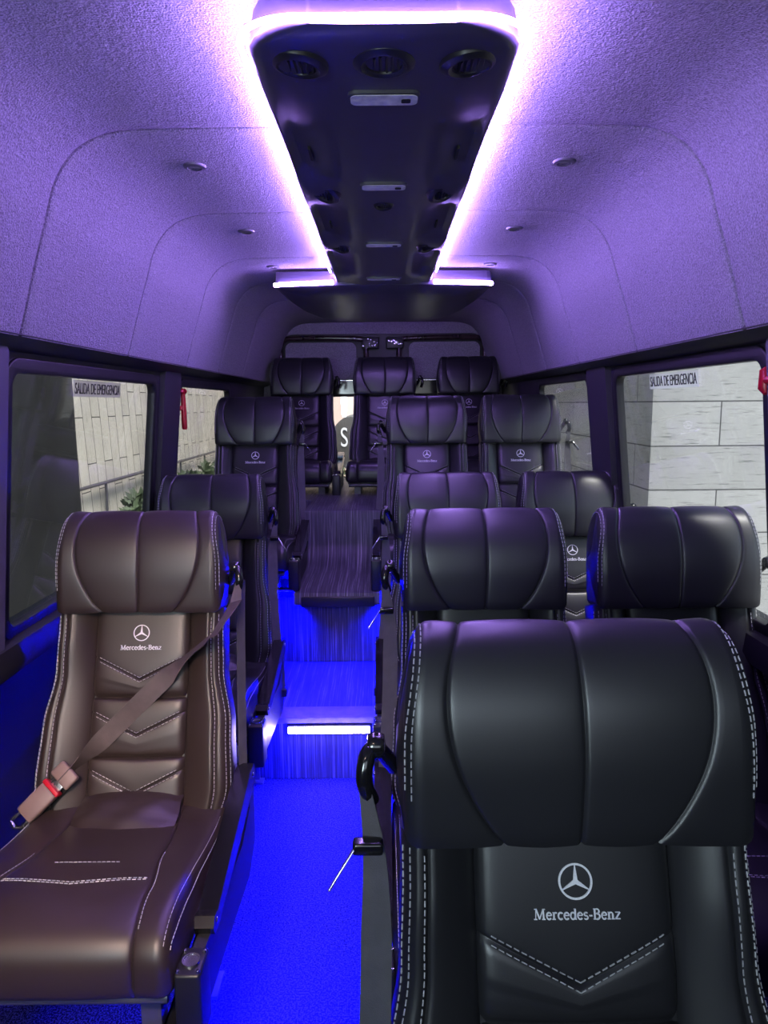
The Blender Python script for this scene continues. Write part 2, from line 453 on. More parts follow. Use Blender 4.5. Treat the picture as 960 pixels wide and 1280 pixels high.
for z, h, (d, t) in vr:
    row = []
    for x in xq:
        e = .1195-abs(x); y = -.010+.012*math.exp(-e/.005)+.006*math.exp(-e/.02)
        if t == 1: y += .0035*math.exp(-(d/.0028)**2)+.002*math.exp(-d/.012)
        if t == 2: y += .009*math.exp(-(d/.0045)**2)+.007*math.exp(-d/.016)
        row.append(bm_ins.verts.new((x, y, z+h*abs(x)/.1195)))
    grid.append(row)
for a, b in zip(grid, grid[1:]):
    for k in range(len(xq)-1): bm_ins.faces.new((a[k], a[k+1], b[k+1], b[k]))
# closing rim to the back so it is a solid pad
bord = [e for e in bm_ins.edges if e.is_boundary]
ex = bmesh.ops.extrude_edge_only(bm_ins, edges=bord); vv = [v for v in ex['geom'] if isinstance(v, bmesh.types.BMVert)]
for v in vv: v.co.y = .03
bmesh.ops.contextual_create(bm_ins, geom=[e for e in bm_ins.edges if e.is_boundary])
bmesh.ops.recalc_face_normals(bm_ins, faces=bm_ins.faces[:])
bvh_i = BVHTree.FromBMesh(bm_ins)
fwd = lambda p: (0, 1, 0)
bm_bst = bmesh.new()
for zc in (.04, .178, .312):
    for o in (-.0055, .0055):
        for sg in (-1, 1):
            stitches(bm_bst, bvh_i, [(sg*.108*k/20, -.2, zc+o+CH*(k/20)*.108/.1195) for k in range(21)], fwd)
for sg in (-1, 1):
    stitches(bm_bst, bvh_b, [(sg*(PW+(wb(z)-PW)*.66+.0045), -.2, z) for z in [k*.47/60 for k in range(61)]], fwd)
    for off in (.0025, .0105):
        stitches(bm_bst, bvh_b, [(sg*(wb(z)-off), -.2, z) for z in [k*.475/60 for k in range(61)]], fwd)

# embroidered emblem and lettering
def glyphs():
    T, H_ = .115, .05                         # thick and thin stroke half... full widths
    X, K = .52, .76
    def arc(cx, cy, rx, ry, a0, a1, n=14): return [(cx+rx*math.cos(R(a0+(a1-a0)*k/n)), cy+ry*math.sin(R(a0+(a1-a0)*k/n))) for k in range(n+1)]
    def ser(x, y, w=.13): return ([(x-w, y), (x+w, y)], H_)
    G = {}
    G['M'] = (.98, [([(.16, 0), (.20, K)], H_), ([(.20, K), (.48, .04)], T), ([(.48, .04), (.76, K)], H_), ([(.76, K), (.80, 0)], T), ser(.16, .02), ser(.80, .02), ser(.14, K-.02, .08), ser(.84, K-.02, .08)])
    G['e'] = (.50, [(arc(.25, X/2, .19, X/2-.02, 10, 320), .095), ([(.07, X/2+.03), (.43, X/2+.03)], H_)])
    G['r'] = (.42, [([(.13, 0), (.13, X)], T), ser(.13, .02), ([(.03, X-.02), (.13, X-.02)], H_), (arc(.27, X-.16, .14, .13, 170, 50), .085)])
    G['c'] = (.47, [(arc(.25, X/2, .19, X/2-.02, 45, 315), .10)])
    G['d'] = (.56, [(arc(.24, X/2, .18, X/2-.02, 0, 360, 20), .09), ([(.43, 0), (.43, K)], T), ([(.33, K-.02), (.43, K-.02)], H_), ([(.43, .02), (.53, .02)], H_)])
    G['s'] = (.42, [(arc(.21, X*.73, .13, X*.23, 30, 250, 10)+arc(.21, X*.27, .15, X*.24, 80, -150, 12), .085)])
    G['-'] = (.34, [([(.05, .27), (.29, .27)], .08)])
    G['B'] = (.64, [([(.15, 0), (.15, K)], T), ([(.03, .02), (.3, .02)], H_), ([(.03, K-.02), (.3, K-.02)], H_), (arc(.3, K*.76, .19, K*.21, 90, -90), .09), (arc(.3, K*.28, .24, K*.26, 90, -90), .10), ([(.15, K*.54), (.32, K*.54)], H_)])
    G['n'] = (.58, [([(.13, 0), (.13, X)], T), ser(.13, .02), ([(.03, X-.02), (.13, X-.02)], H_), (arc(.28, X-.18, .15, .15, 160, 0), .08), ([(.43, X-.18), (.43, 0)], T), ser(.45, .02)])
    G['z'] = (.48, [([(.06, X-.025), (.42, X-.025)], .06), ([(.42, X-.02), (.07, .03)], .085), ([(.05, .03), (.44, .03)], .06)])
    return G
GL = glyphs()
def stroke_quads(pts, w):
    P = [Vector((a, b, 0)) for a, b in pts]; out = []
    for i, p in enumerate(P):
        t = (P[min(i+1, len(P)-1)]-P[max(i-1, 0)]).normalized(); n = Vector((-t.y, t.x, 0))*w/2; out.append((p+n, p-n))
    return [(out[i][0], out[i+1][0], out[i+1][1], out[i][1]) for i in range(len(out)-1)]
def emblem_bm(bvh, M, zs_, rad, zt, tw, lift=.0016, thick=.0014):
    bm = bmesh.new(); polys = []
    n = 48
    for k in range(n):
        a, b = 2*math.pi*k/n, 2*math.pi*(k+1)/n; r0, r1 = rad*.885, rad
        polys.append([(r0*math.sin(a), zs_+r0*math.cos(a)), (r1*math.sin(a), zs_+r1*math.cos(a)), (r1*math.sin(b), zs_+r1*math.cos(b)), (r0*math.sin(b), zs_+r0*math.cos(b))])
    for k in range(3):
        a = 2*math.pi*k/3; w = rad*.15
        d = (math.sin(a), math.cos(a)); s_ = (math.cos(a), -math.sin(a)); b1, b2 = a+math.pi/3, a-math.pi/3
        polys.append([(0, zs_), (w*math.sin(b1), zs_+w*math.cos(b1)), (rad*.93*d[0]+s_[0]*rad*.02, zs_+rad*.93*d[1]+s_[1]*rad*.02), (rad*.93*d[0]-s_[0]*rad*.02, zs_+rad*.93*d[1]-s_[1]*rad*.02), (w*math.sin(b2), zs_+w*math.cos(b2))])
    txt = 'Mercedes-Benz'; tot = sum(GL[c][0] for c in txt); sc = tw/tot; x = -tw/2
    for c in txt:
        for pts, w in GL[c][1]:
            for q in stroke_quads(pts, w*1.12): polys.append([(x+v.x*sc, zt+v.y*sc*1.02) for v in q])
        x += GL[c][0]*sc
    for pl in polys:
        a, b = [], []
        for (px, pz) in pl:
            h = bvh.ray_cast(Vector((px, -.2, pz)), Vector((0, 1, 0)), .4); y = h[0].y if h[0] is not None else -.01
            a.append(bm.verts.new((px, y-lift, pz))); b.append(bm.verts.new((px, y+.0005, pz)))
        m = len(a); bm.faces.new(a)
        for k in range(m): bm.faces.new((a[k], b[k], b[(k+1) % m], a[(k+1) % m]))
    xf(bm, M); return bm
bm_logo = emblem_bm(bvh_i, M_BACK, BACK_L-.052, .0205, BACK_L-.094, .104)
for b_ in (bm_back, bm_ins, bm_bst): xf(b_, M_BACK)
bvh_front = BVHTree.FromPolygons([v.co.copy() for v in bm_back.verts]+[v.co.copy() for v in bm_ins.verts]+[v.co.copy() for v in bm_head.verts], 
    [[v.index for v in f.verts] for f in (bm_back.verts.index_update() or bm_back.faces)] +
    [[v.index+len(bm_back.verts) for v in f.verts] for f in (bm_ins.verts.index_update() or bm_ins.faces)] +
    [[v.index+len(bm_back.verts)+len(bm_ins.verts) for v in f.verts] for f in (bm_head.verts.index_update() or bm_head.faces)])

# cushion
cp = smooth_loop([(.05, .40), (.055, .445), (.01, .462), (-.06, .456), (-.16, .468), (-.28, .492), (-.385, .508), (-.455, .500), (-.492, .468), (-.500, .42), (-.492, .385), (-.44, .375), (-.25, .372), (-.05, .372)], 84)
def cs(sg): return lambda y, z: sg*(interp(-y, [(0, .125), (.2, .135), (.36, .158), (.5, .168)]) if z > .39 else .168)
def c_on(y, z): return 1 if z > .385 else 0
bm_cu = loft_x(cp, lambda z: .238-.006*max(0, (z-.44)/.06), [cs(-1), cs(1)], .026, D=.007, G=.0035, seam_on=c_on)
bvh_c = BVHTree.FromBMesh(bm_cu)
bm_cst = bmesh.new(); down = lambda p: (0, 0, -1)
for yo in (0, .007):
    stitches(bm_cst, bvh_c, [(-.145+.29*k/30, -.345+yo+(.022*abs(-1+2*k/30)), .7) for k in range(31)], down)
stitches(bm_cst, bvh_c, [(-.07+.14*k/30, -.255, .7) for k in range(31)], down)
for sg in (-1, 1):
    for off in (.006, .016):
        stitches(bm_cst, bvh_c, [(sg*(.238-off), -.04-.44*k/50, .7) for k in range(51)], down)
    stitches(bm_cst, bvh_c, [(sg*(cs(1)(y, .5)+.006), y, .7) for y in [-.2-.26*k/40 for k in range(41)]], down)

# soft wrinkled fold of leather where the back meets the cushion
bm_fold = bmesh.new(); G_ = []
for a in range(41):
    u = -1+2*a/40; row = []
    for b in range(17):
        v = b/16; hump = math.sin(v*math.pi)
        y = .035-.135*v; z = .490-.030*v-.012*v*v+.016*hump*(1-.45*u*u)
        z += .004*math.sin(u*7+v*9)*v*hump+.006*math.sin(u*3-v*24+1)*v*v*(1-v*.8)
        row.append(bm_fold.verts.new((u*(.128-.012*v)*(1-.04*math.sin(v*7)), y-.012*(1-u*u)*v, z-.014*abs(u)**4)))
    G_.append(row)
for a, b in zip(G_, G_[1:]):
    for k in range(16): bm_fold.faces.new((a[k], a[k+1], b[k+1], b[k]))
ex = bmesh.ops.extrude_edge_only(bm_fold, edges=[e for e in bm_fold.edges if e.is_boundary])
for v in ex['geom']:
    if isinstance(v, bmesh.types.BMVert): v.co.z -= .04; v.co.y += .01
bmesh.ops.contextual_create(bm_fold, geom=[e for e in bm_fold.edges if e.is_boundary])

def mesh_of(name, bm, mats, smooth=True):
    me = bpy.data.meshes.new(name); bmesh.ops.recalc_face_normals(bm, faces=bm.faces[:]); bm.to_mesh(me); bm.free()
    for m in mats: me.materials.append(m)
    if smooth:
        for p in me.polygons: p.use_smooth = True
        me.set_sharp_from_angle(angle=R(45))
    return me
ME = {}
for nm, bm, mt in (('headrest', bm_head, LEATHER), ('head_stitching', bm_hst, THREAD), ('backrest', bm_back, LEATHER), ('back_insert', bm_ins, LEATHER),
                   ('back_stitching', bm_bst, THREAD), ('embroidered_emblem', bm_logo, EMBRO), ('seat_cushion', bm_cu, LEATHER), ('cushion_stitching', bm_cst, THREAD), ('lumbar_fold', bm_fold, LEATHER)):
    ME[nm] = mesh_of(nm, bm, [mt], smooth='stitch' not in nm and 'emblem' not in nm)
def warm_tint(me):
    c = me.copy(); c.materials[0] = WARMLIT; return c

# rear plastic shell of the backrest
def back_shell():
    bm = bmesh.new()
    fn = lambda u, v, w: M_BACK @ Vector((u, w, v))
    lp = [(-.2, .0), (.2, .0), (.205, .2), (.18, .42), (.175, .56), (.15, .62), (-.15, .62), (-.175, .56), (-.18, .42), (-.205, .2)]
    prism(bm, lp, .092, .108, fn); return bm
ME['back_shell'] = mesh_of('back_shell', back_shell(), [SATIN], False)

def side_meshes(sg):
    """aisle-side hardware: side frame with slot, arm bar, badge, belt guide"""
    out = {}
    X = sg*.262
    fn = lambda u, v, w: (X+w, u, v)
    # lower plate
    bm = bmesh.new()
    lp = [(.10, .475), (.115, .43), (.11, .30), (.02, .255), (-.14, .27), (-.40, .285), (-.455, .30), (-.47, .33), (-.47, .40), (-.44, .415), (-.30, .40), (-.05, .385), (.05, .42), (.07, .475)]
    prism(bm, lp, -.012, .012, fn)
    bmesh.ops.bevel(bm, geom=[e for e in bm.edges if e.calc_face_angle(0) > .3], offset=.003, segments=2, affect='EDGES')
    out['side_panel'] = (mesh_of('side_panel', bm, [PANEL]), [])
    bm = bmesh.new()
    # folded armrest bar
    pts = [(.095, .505), (.08, .525), (.03, .525), (-.10, .492), (-.33, .435), (-.355, .44), (-.37, .425), (-.36, .405), (-.33, .40), (-.10, .435), (.04, .468), (.085, .475)]
    prism(bm, pts, -.019, .021, fn)
    bmesh.ops.bevel(bm, geom=[e for e in bm.edges if e.calc_face_angle(0) > .5], offset=.006, segments=3, affect='EDGES')
    sub = []
    b2 = bmesh.new()
    for u, v in ((.07, .50), (-.34, .42)):
        lathe(b2, [(0, .001), (.006, .001), (.007, 0), (.007, -.004)], (X+sg*.022, u, v), (sg, 0, 0), 12)
    out['armrest'] = (mesh_of('armrest', bm, [GLOSS]), [('screw', mesh_of('screw', b2, [STEEL]))])
    bm = bmesh.new()
    box(bm, X-.024, X+.024, -.485, -.415, .285, .425, .006)
    b2 = bmesh.new()
    c = (X, -.452, .427)
    lathe(b2, [(0, .001), (.013, .001), (.0135, .003), (.0165, .003), (.017, 0), (.017, -.006)], c, (0, 0, 1), 24)
    b3 = bmesh.new()
    for dx in (-.018, .018):
        for dy in (-.024, .024): lathe(b3, [(0, .0025), (.003, .002), (.004, 0), (.004, -.004)], (c[0]+dx, c[1]+dy, c[2]), (0, 0, 1), 10)
    out['end_block'] = (mesh_of('end_block', bm, [SATIN]), [('recline_button', mesh_of('recline_button', b2, [STEEL])), ('screw', mesh_of('screw', b3, [STEEL]))])
    # belt guide beside the headrest
    bm = bmesh.new()
    g = Vector((sg*.236, .172, .985))
    tube(bm, bez([g+Vector((-.02*sg, .03, -.02)), g+Vector((0, 0, .02)), g+Vector((.012*sg, -.02, .022)), g+Vector((.016*sg, -.03, -.005)), g+Vector((.008*sg, -.022, -.035))], 8), .010, 10, rad=None)
    lathe(bm, [(0, .012), (.013, .010), (.017, 0), (.013, -.01), (0, -.012)], g+Vector((.002*sg, -.008, .028)), (sg, 0, 0), 16)
    out['belt_guide'] = (mesh_of('belt_guide', bm, [GLOSS]), [])
    return out, g
SIDE = {sg: side_meshes(sg) for sg in (-1, 1)}

# hanging belt : guide -> down the side -> lower anchor, with loose tongue
def hanging_belt(sg):
    g = SIDE[sg][1]
    bm = bmesh.new()
    p = bez([g+Vector((.016*sg, -.03, -.01)), Vector((sg*.240, .125, .88)), Vector((sg*.241, .09, .72)), Vector((sg*.250, .055, .56)), Vector((sg*.26, .045, .42)), Vector((sg*.268, .03, .33))], 8)
    d = [Vector((1, .3*sg, 0)) for _ in p]
    ribbon(bm, p, d, [.014+.024*min(1, k/12) for k in range(len(p))])
    b2 = bmesh.new()
    c = p[6]
    obox(b2, c+Vector((sg*.006, -.008, 0)), (1, 0, 0), (0, 1, 0), (0, 0, 1), .018, .009, .008, .004)
    b3 = bmesh.new()
    ax = Vector((sg*.55, -.35, -.75)).normalized(); ay = Vector((0, 1, -.45)).normalized(); az = ax.cross(ay).normalized(); ay = az.cross(ax)
    obox(b3, c+Vector((sg*.022, -.012, 0))+ax*.026, ax, ay, az, .026, .0105, .0014, .001)
    b4 = bmesh.new()
    obox(b4, (sg*.262-.0, .03, .325), (1, 0, 0), (0, 1, 0), (0, 0, 1), .03, .02, .016, .004)
    return [('seat_belt', mesh_of('seat_belt', bm, [BELT]), [('belt_clip', mesh_of('belt_clip', b2, [GLOSS])), ('belt_tongue', mesh_of('belt_tongue', b3, [STEEL])), ('belt_anchor', mesh_of('belt_anchor', b4, [SATIN]))])]
HANG = {sg: hanging_belt(sg) for sg in (-1, 1)}

def leg_mesh(x, y):
    bm = bmesh.new()
    box(bm, x-.019, x+.019, y-.016, y+.016, 0, 1, .0)
    box(bm, x-.035, x+.035, y-.04, y+.04, 0, .02, .0)
    return mesh_of('leg', bm, [GREYMET], False)
LEGS = [leg_mesh(x, y) for x in (-.17, .17) for y in (-.40, -.04)]
bm = bmesh.new(); 
tube(bm, [(-.22, -.46, .362), (.22, -.46, .362)], .011, 10)
tube(bm, [(-.22, .0, .362), (.22, .0, .362)], .011, 10)
for x in (-.17, .17): box(bm, x-.012, x+.012, -.46, .03, .350, .374)
box(bm, -.225, .225, -.44, .03, .366, .378)
ME['seat_frame'] = mesh_of('seat_frame', bm, [GREYMET])

def kid(name, me, par): 
    o = bpy.data.objects.new(name, me); return link(o, par)
def make_seat(label, loc, sg, legbase, warm_lit=False, group=None, worn=False, window=False):
    t = thing('passenger_seat', label, 'seat', loc, group)
    b = warm_tint if warm_lit else (lambda m: m)
    h = kid('headrest', b(ME['headrest']), t); kid('stitching', ME['head_stitching'], h)
    k = kid('backrest', b(ME['backrest']), t); kid('stitching', ME['back_stitching'], k)
    i = kid('backrest_insert', b(ME['back_insert']), t); e = kid('embroidered_emblem', ME['embroidered_emblem'], i); e['label'] = 'white embroidered star and lettering'
    kid('back_shell', ME['back_shell'], t)
    c = kid('seat_cushion', b(ME['seat_cushion']), t); kid('stitching', ME['cushion_stitching'], c)
    kid('seat_frame', ME['seat_frame'], t); kid('lumbar_fold', b(ME['lumbar_fold']), t)
    for m in LEGS:
        l = kid('leg', m, t); l.location.z = legbase; l.scale.z = .355-legbase
    for nm, (me, sub) in SIDE[sg][0].items():
        if window and nm != 'belt_guide': continue
        p = kid(nm, me, t)
        for sn, sm in sub: kid(sn, sm, p)
    if not worn and loc[1] < 4.5:
        for nm, me, sub in HANG[sg]:
            p = kid(nm, me, t)
            for sn, sm in sub: kid(sn, sm, p)
    return t

seats = [
 ('nearest black leather seat, largest in view, right of the aisle', (.226, .64, 0), -1, 0),
 ('nearest window-side black leather seat, only its edge showing at the right border', (.715, .64, 0), 1, 0),
 ('warm-lit black leather seat left of the aisle with a belt buckled across its back', (-.618, 1.60, 0), 1, 0),
 ('black leather seat right of the aisle, directly behind the nearest one', (.252, 1.60, 0), -1, 0),
 ('black leather seat by the large right window, second row', (.738, 1.60, 0), 1, 0),
 ('black leather seat left of the aisle, directly behind the warm-lit one with the buckled belt', (-.672, 2.58, 0), 1, 0),
 ('black leather seat in the third row beside the aisle on the right', (.246, 2.58, 0), -1, 0),
 ('black leather seat in the third row by the right window', (.735, 2.58, 0), 1, 0),
 ('black leather seat on the raised platform left of the aisle', (-.667, 3.56, .31), 1, .245),
 ('black leather seat on the raised platform beside the aisle on the right', (.226, 3.56, .31), -1, .245),
 ('black leather seat on the raised platform by the right rear window', (.713, 3.56, .31), 1, .245),
 ('back row black leather seat, leftmost of its three', (-.545, 4.67, .58), 1, .305),
 ('back row black leather seat, middle of its three', (.012, 4.67, .58), 1, .305),
 ('back row black leather seat, rightmost of its three', (.575, 4.67, .58), 1, .305)]
for i, (lb, loc, sg, lg) in enumerate(seats):
    t = make_seat(lb, loc, sg, lg, warm_lit=(i == 2), group='leather passenger seats with embroidered emblem', worn=(i == 2), window=loc[0] > .7)
    if i == 2: FRONT = t

# buckled belt on the warm-lit seat
g = SIDE[1][1]
bm = bmesh.new(); pts = [g+Vector((.012, -.018, .0)), g+Vector((.010, -.05, -.05))]; 
def on_back(x, z, lift=.006):
    h = bvh_front.ray_cast(Vector((x, -.6, z)), Vector((0, 1, 0)), 2); return h[0]+Vector((0, -lift, 0)) if h[0] is not None else Vector((x, 0, z))
raw = [on_back(.215-.39*k/22, .885-.365*k/22, .010) for k in range(23)]
for k in range(1, len(raw)-1): pass
ys = [p.y for p in raw]
for _ in range(6):
    ys = [ys[0]]+[min(ys[k], (ys[k-1]+ys[k+1])/2) for k in range(1, len(ys)-1)]+[ys[-1]]
raw = [Vector((p.x, y, p.z)) for p, y in zip(raw, ys)]
pts += raw
wd = Vector((.6, .1, .75))
ribbon(bm, pts, [Vector((.1, .9, .3)), Vector((.3, .6, .5))]+[Vector((.68, .25, .73))]*len(raw), [.03, .04]+[.046]*len(raw))
belt = obj('seat_belt', bm, BELTB, FRONT)
bm = bmesh.new()
p = bez([g+Vector((.016, -.01, -.005)), Vector((.252, .140, .88)), Vector((.252, .115, .70)), Vector((.256, .075, .5)), Vector((.262, .045, .33))], 8)
ribbon(bm, p, Vector((1, 1.2, 0)), .026); obj('belt_return', bm, BELT, FRONT)
ax = (raw[-1]-raw[-6]).normalized(); nn = Vector((-.25, -1, .25)); az = (nn-ax*nn.dot(ax)).normalized(); ay = az.cross(ax)
e = raw[-1]+az*.010
bm = bmesh.new(); obox(bm, e-ax*.030, ax, ay, az, .020, .030, .008, .006); obj('belt_slider', bm, BUCK, belt)
bm = bmesh.new(); obox(bm, e-ax*.004, ax, ay, az, .012, .018, .0015, .0007); obj('belt_tongue', bm, STEEL, belt)
bm = bmesh.new(); obox(bm, e+ax*.008, ax, ay, az, .0055, .026, .0125, .003); obj('release_button', bm, RED, belt)
bm = bmesh.new(); obox(bm, e+ax*.052, ax, ay, az, .040, .0245, .012, .006); obj('buckle', bm, BUCK, belt)
bm = bmesh.new(); tube(bm, [e+ax*.092+ay*.014, e+ax*.112+ay*.016, e+ax*.122+ay*.004, e+ax*.118-ay*.014, e+ax*.094-ay*.014], .005, 8)
obj('buckle_hook', bm, STEEL, belt)
bm = bmesh.new()
q = bez([e-ax*.03+Vector((0, -.003, -.01)), e+Vector((-.03, .0, -.05)), Vector((-.20, -.03, .462))], 8); ribbon(bm, q, Vector((.7, .1, .6)), .044)
obj('lap_strap', bm, BLACKIN, FRONT)

# ------------------------------------------------------------------ the van body
def zt(dz): return CZ+dz
Y0, Y1 = -.9, 5.25
prof = [(0, .580), (.20, .580), (.40, .579), (.53, .576), (.595, .565), (.645, .540), (.682, .50), (.705, .455), (.722, .40), (.755, .30), (.785, .20), (.800, .155)]
# finer, smooth
pp = bez([(x, z, 0) for x, z in prof], 4)
half = [(v.x, v.y) for v in pp]
loop = [(-x, z) for x, z in reversed(half[1:])]+half
joints = [.93, 1.61, 2.28, 2.94, 3.52, 4.1]
ysec = set([Y0, -.4, 0, .4, 1.2, 4.7, Y1])
for j in joints:
    for d in (-.05, -.009, -.005, -.0022, 0, .0022, .005, .009, .05): ysec.add(j+d)
for k in range(30): ysec.add(Y0+(Y1-Y0)*k/29)
ysec = sorted(ysec)
bm = bmesh.new(); prev = None
for y in ysec:
    g_ = max([math.exp(-((y-j)/.0036)**2) for j in joints[1:]])*.014
    row = []
    for i, (x, z) in enumerate(loop):
        a = loop[max(i-1, 0)]; b = loop[min(i+1, len(loop)-1)]; t = Vector((b[0]-a[0], b[1]-a[1], 0)).normalized(); n = Vector((-t.y, t.x, 0))
        row.append(bm.verts.new((x+n.x*g_, y, zt(z)+n.y*g_)))
    if prev:
        for k in range(len(row)-1): bm.faces.new((prev[k], prev[k+1], row[k+1], row[k]))
    prev = row
ceil = obj('ceiling', bm, HEAD); struct(ceil)
for p in ceil.data.polygons: p.use_smooth = True
# headliner bottom return and dark recess rail
for sg, nm in ((-1, 'trim_1'), (1, 'trim_2')):
    bm = bmesh.new()
    prism(bm, [(.797, zt(.158)), (.812, zt(.150)), (.835, zt(.135)), (.875, zt(.125)), (.93, zt(.14)), (.93, zt(.20)), (.82, zt(.20))], Y0, Y1, lambda u, v, w: (sg*u, w, v))
    struct(obj(nm, bm, DARKTRIM))

# side walls with window openings (leaning plane)
def wx(z): return .93-(z-.85)*.103
wins = {1: [(1.62, 2.68), (3.02, 3.98)], -1: [(1.66, 2.74), (3.05, 4.05)]}
WT = {1: zt(.112), -1: zt(.100)}; WB = zt(-.56)
wn = 1
for sg, nm in ((-1, 'wall_left'), (1, 'wall_right')):
    f = lambda u, v, w, s=sg: (s*(wx(v)+.012+w), u, v)
    holes = [rrect(a, b, WB, WT[sg], .055) for a, b in wins[sg]]
    struct(plate(nm, [(Y0, .80), (Y1, .80), (Y1, zt(.17)), (Y0, zt(.17))], holes, .02, f, WALLM))
    for a, b in wins[sg]:
        w = bpy.data.objects.new('window_%d' % wn, None); C.objects.link(w); w.location = (sg*wx(1.2), (a+b)/2, WB); struct(w); wn += 1
        li = w.location
        f2 = lambda u, v, ww, s=sg, li=li: Vector((s*(wx(v)+.010+ww), u, v))-li
        plate('window_gasket', rrect(a-.012, b+.012, WB-.012, WT[sg]+.012, .065), [rrect(a+.016, b-.016, WB+.016, WT[sg]-.016, .04)], .022, f2, GASKET, w, bev=.004)
        bm = bmesh.new(); lp = rrect(a+.012, b-.012, WB+.012, WT[sg]-.012, .045)
        prism(bm, lp, .0, .004, f2); obj('glass_pane', bm, GLASS, w, smooth=False)
        # one flat sheet keeps single reflections
    # lighter pillar covers between and before the windows
ti = 3
for sg in (-1, 1):
    ws = wins[sg]
    for a, b, m in ((.9, ws[0][0]-.03, PILLAR), (ws[0][1]+.05, ws[1][0]-.04, WALLM)):
        bm = bmesh.new()
        for_fn = lambda u, v, w, s=sg: (s*(wx(v)-w), u, v)
        prism(bm, rrect(a, b, .80, zt(.14), .02, 3), -.01, .020, for_fn)
        bmesh.ops.bevel(bm, geom=[e for e in bm.edges if e.calc_face_angle(0) > 1], offset=.008, segments=2, affect='EDGES')
        struct(obj('trim_%d' % ti, bm, m)); ti += 1
    # sill rail and lower wall
    bm = bmesh.new(); prism(bm, [(.925, .855), (.905, .845), (.895, .80), (.905, .775), (1.02, .775), (1.02, .855)], Y0, Y1, lambda u, v, w, s=sg: (s*u, w, v))
    struct(obj('trim_%d' % ti, bm, DARKTRIM)); ti += 1
    bm = bmesh.new(); prism(bm, [(1.0, -.02), (1.0, .50), (.985, .79), (1.04, .79), (1.04, -.02)], Y0, Y1, lambda u, v, w, s=sg: (s*u, w, v))
    struct(obj('baseboard_left' if sg < 0 else 'baseboard_right', bm, DARKTRIM))

# floor, steps
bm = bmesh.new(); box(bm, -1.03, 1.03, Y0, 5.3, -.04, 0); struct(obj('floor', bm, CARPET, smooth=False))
R1Y, R2Y, Z1, Z2, Z3 = 2.54, 3.14, .245, .555, .885
bm = bmesh.new(); box(bm, -.998, .998, R1Y, 5.24, 0.0, Z1, .004); struct(obj('floor', bm, STREAK, smooth=False))
bm = bmesh.new(); box(bm, -.998, .998, R2Y, 5.24, Z1, Z2, .004); struct(obj('floor', bm, STREAK, smooth=False))
bm = bmesh.new(); box(bm, -.995, .995, 3.98, 5.24, Z2, Z3, .004); struct(obj('floor', bm, STREAK, smooth=False))
# raised aisle block with coved foot and overhanging nose
bm = bmesh.new()
sec = [(3.98, Z3)]+[(3.60+.02*math.cos(R(a))-0, Z3-.02+.02*math.sin(R(a))) for a in (90, 120, 150, 180)]
sec = [(3.98, Z3), (3.622, Z3), (3.605, Z3-.006), (3.598, Z3-.022)]
sec += [(3.598-.0-.16*(1-math.cos(R(a))), Z2+.05+.13-.13*math.sin(R(a))) for a in range(10, 91, 10)]
sec += [(3.10, Z2+.046), (3.066, Z2+.036), (3.058, Z2+.02), (3.058, Z2-.012), (3.066, Z2-.020), (3.14, Z2-.020), (3.14, Z2), (3.98, Z2)]
prism(bm, sec, -.405, -.02, lambda u, v, w: (w, u, v))
struct(obj('trim_%d' % ti, bm, STREAK)); ti += 1
bm = bmesh.new(); box(bm, -.372, -.045, 3.052, 3.075, Z2-.026, Z2+.022, .005); struct(obj('trim_%d' % ti, bm, SATIN)); ti += 1
# nosing strip on the first tread
bm = bmesh.new(); box(bm, -.998, .998, R1Y-.008, R1Y+.095, Z1-.018, Z1+.006, .003)
struct(obj('trim_%d' % ti, bm, mat('nosing_laminate', (.20, .17, .18), .4, var=(30, .15)))); ti += 1
# step light bar
t = thing('step_light', 'glowing white light bar under the edge of the first step', 'light', (-.215, R1Y-.01, Z1-.038))
bm = bmesh.new(); box(bm, -.160, .160, -.006, .014, -.019, .019, .004); obj('housing', bm, SATIN, t)
bm = bmesh.new(); box(bm, -.154, .154, -.014, -.004, -.013, .013, .004); obj('light_strip', bm, LEDW, t)

# blue light strips below the seats
def blue(lb, c, hx, hy, m=LEDB, sk=0):
    t = thing('blue_light_strip', lb, 'light', c, 'blue light strips under the seats')
    bm = bmesh.new(); box(bm, -hx-.016, hx+.016, -hy-.01, hy+.01, 0, .008)
    if sk: box(bm, min(sk*(hx+.012), sk*(hx+.016)), max(sk*(hx+.012), sk*(hx+.016)), -hy-.004, hy+.004, -.14, .008)  # added unseen skirt, keeps blue spill off the walls
    obj('housing', bm, SATIN, t)
    bm = bmesh.new(); box(bm, -hx, hx, -hy, hy, -.008, 0, .002); obj('light_strip', bm, m, t)
blue('long blue light strip hidden under the warm-lit left seat', (-.40, 1.40, .262), .006, .28, LEDB, -1)
blue('blue light strip under the second left seat', (-.46, 2.22, .262), .006, .24, LEDB, -1)
blue('long blue light strip under the nearest right aisle seat', (.02, .35, .262), .006, .28, LEDB, 1)
blue('blue light strip under the second right aisle seat', (.045, 1.30, .262), .006, .28, LEDB, 1)
blue('blue light strip under the third right aisle seat', (.04, 2.2, .262), .006, .24, LEDB, 1)
blue('short blue light strip at the top left of the tall riser', (-.445, 3.095, Z2+.045), .035, .008, LEDR)
blue('short blue light strip at the top right of the tall riser', (.03, 3.095, Z2+.045), .035, .008, LEDR)

struct(plate('wall_front', [(-1.04, -.05), (1.04, -.05), (1.04, 2.15), (-1.04, 2.15)], [rrect(-.74, .74, 1.22, 1.80, .12)], .03, lambda u, v, w: (u, Y0+w, v), DARKTRIM))
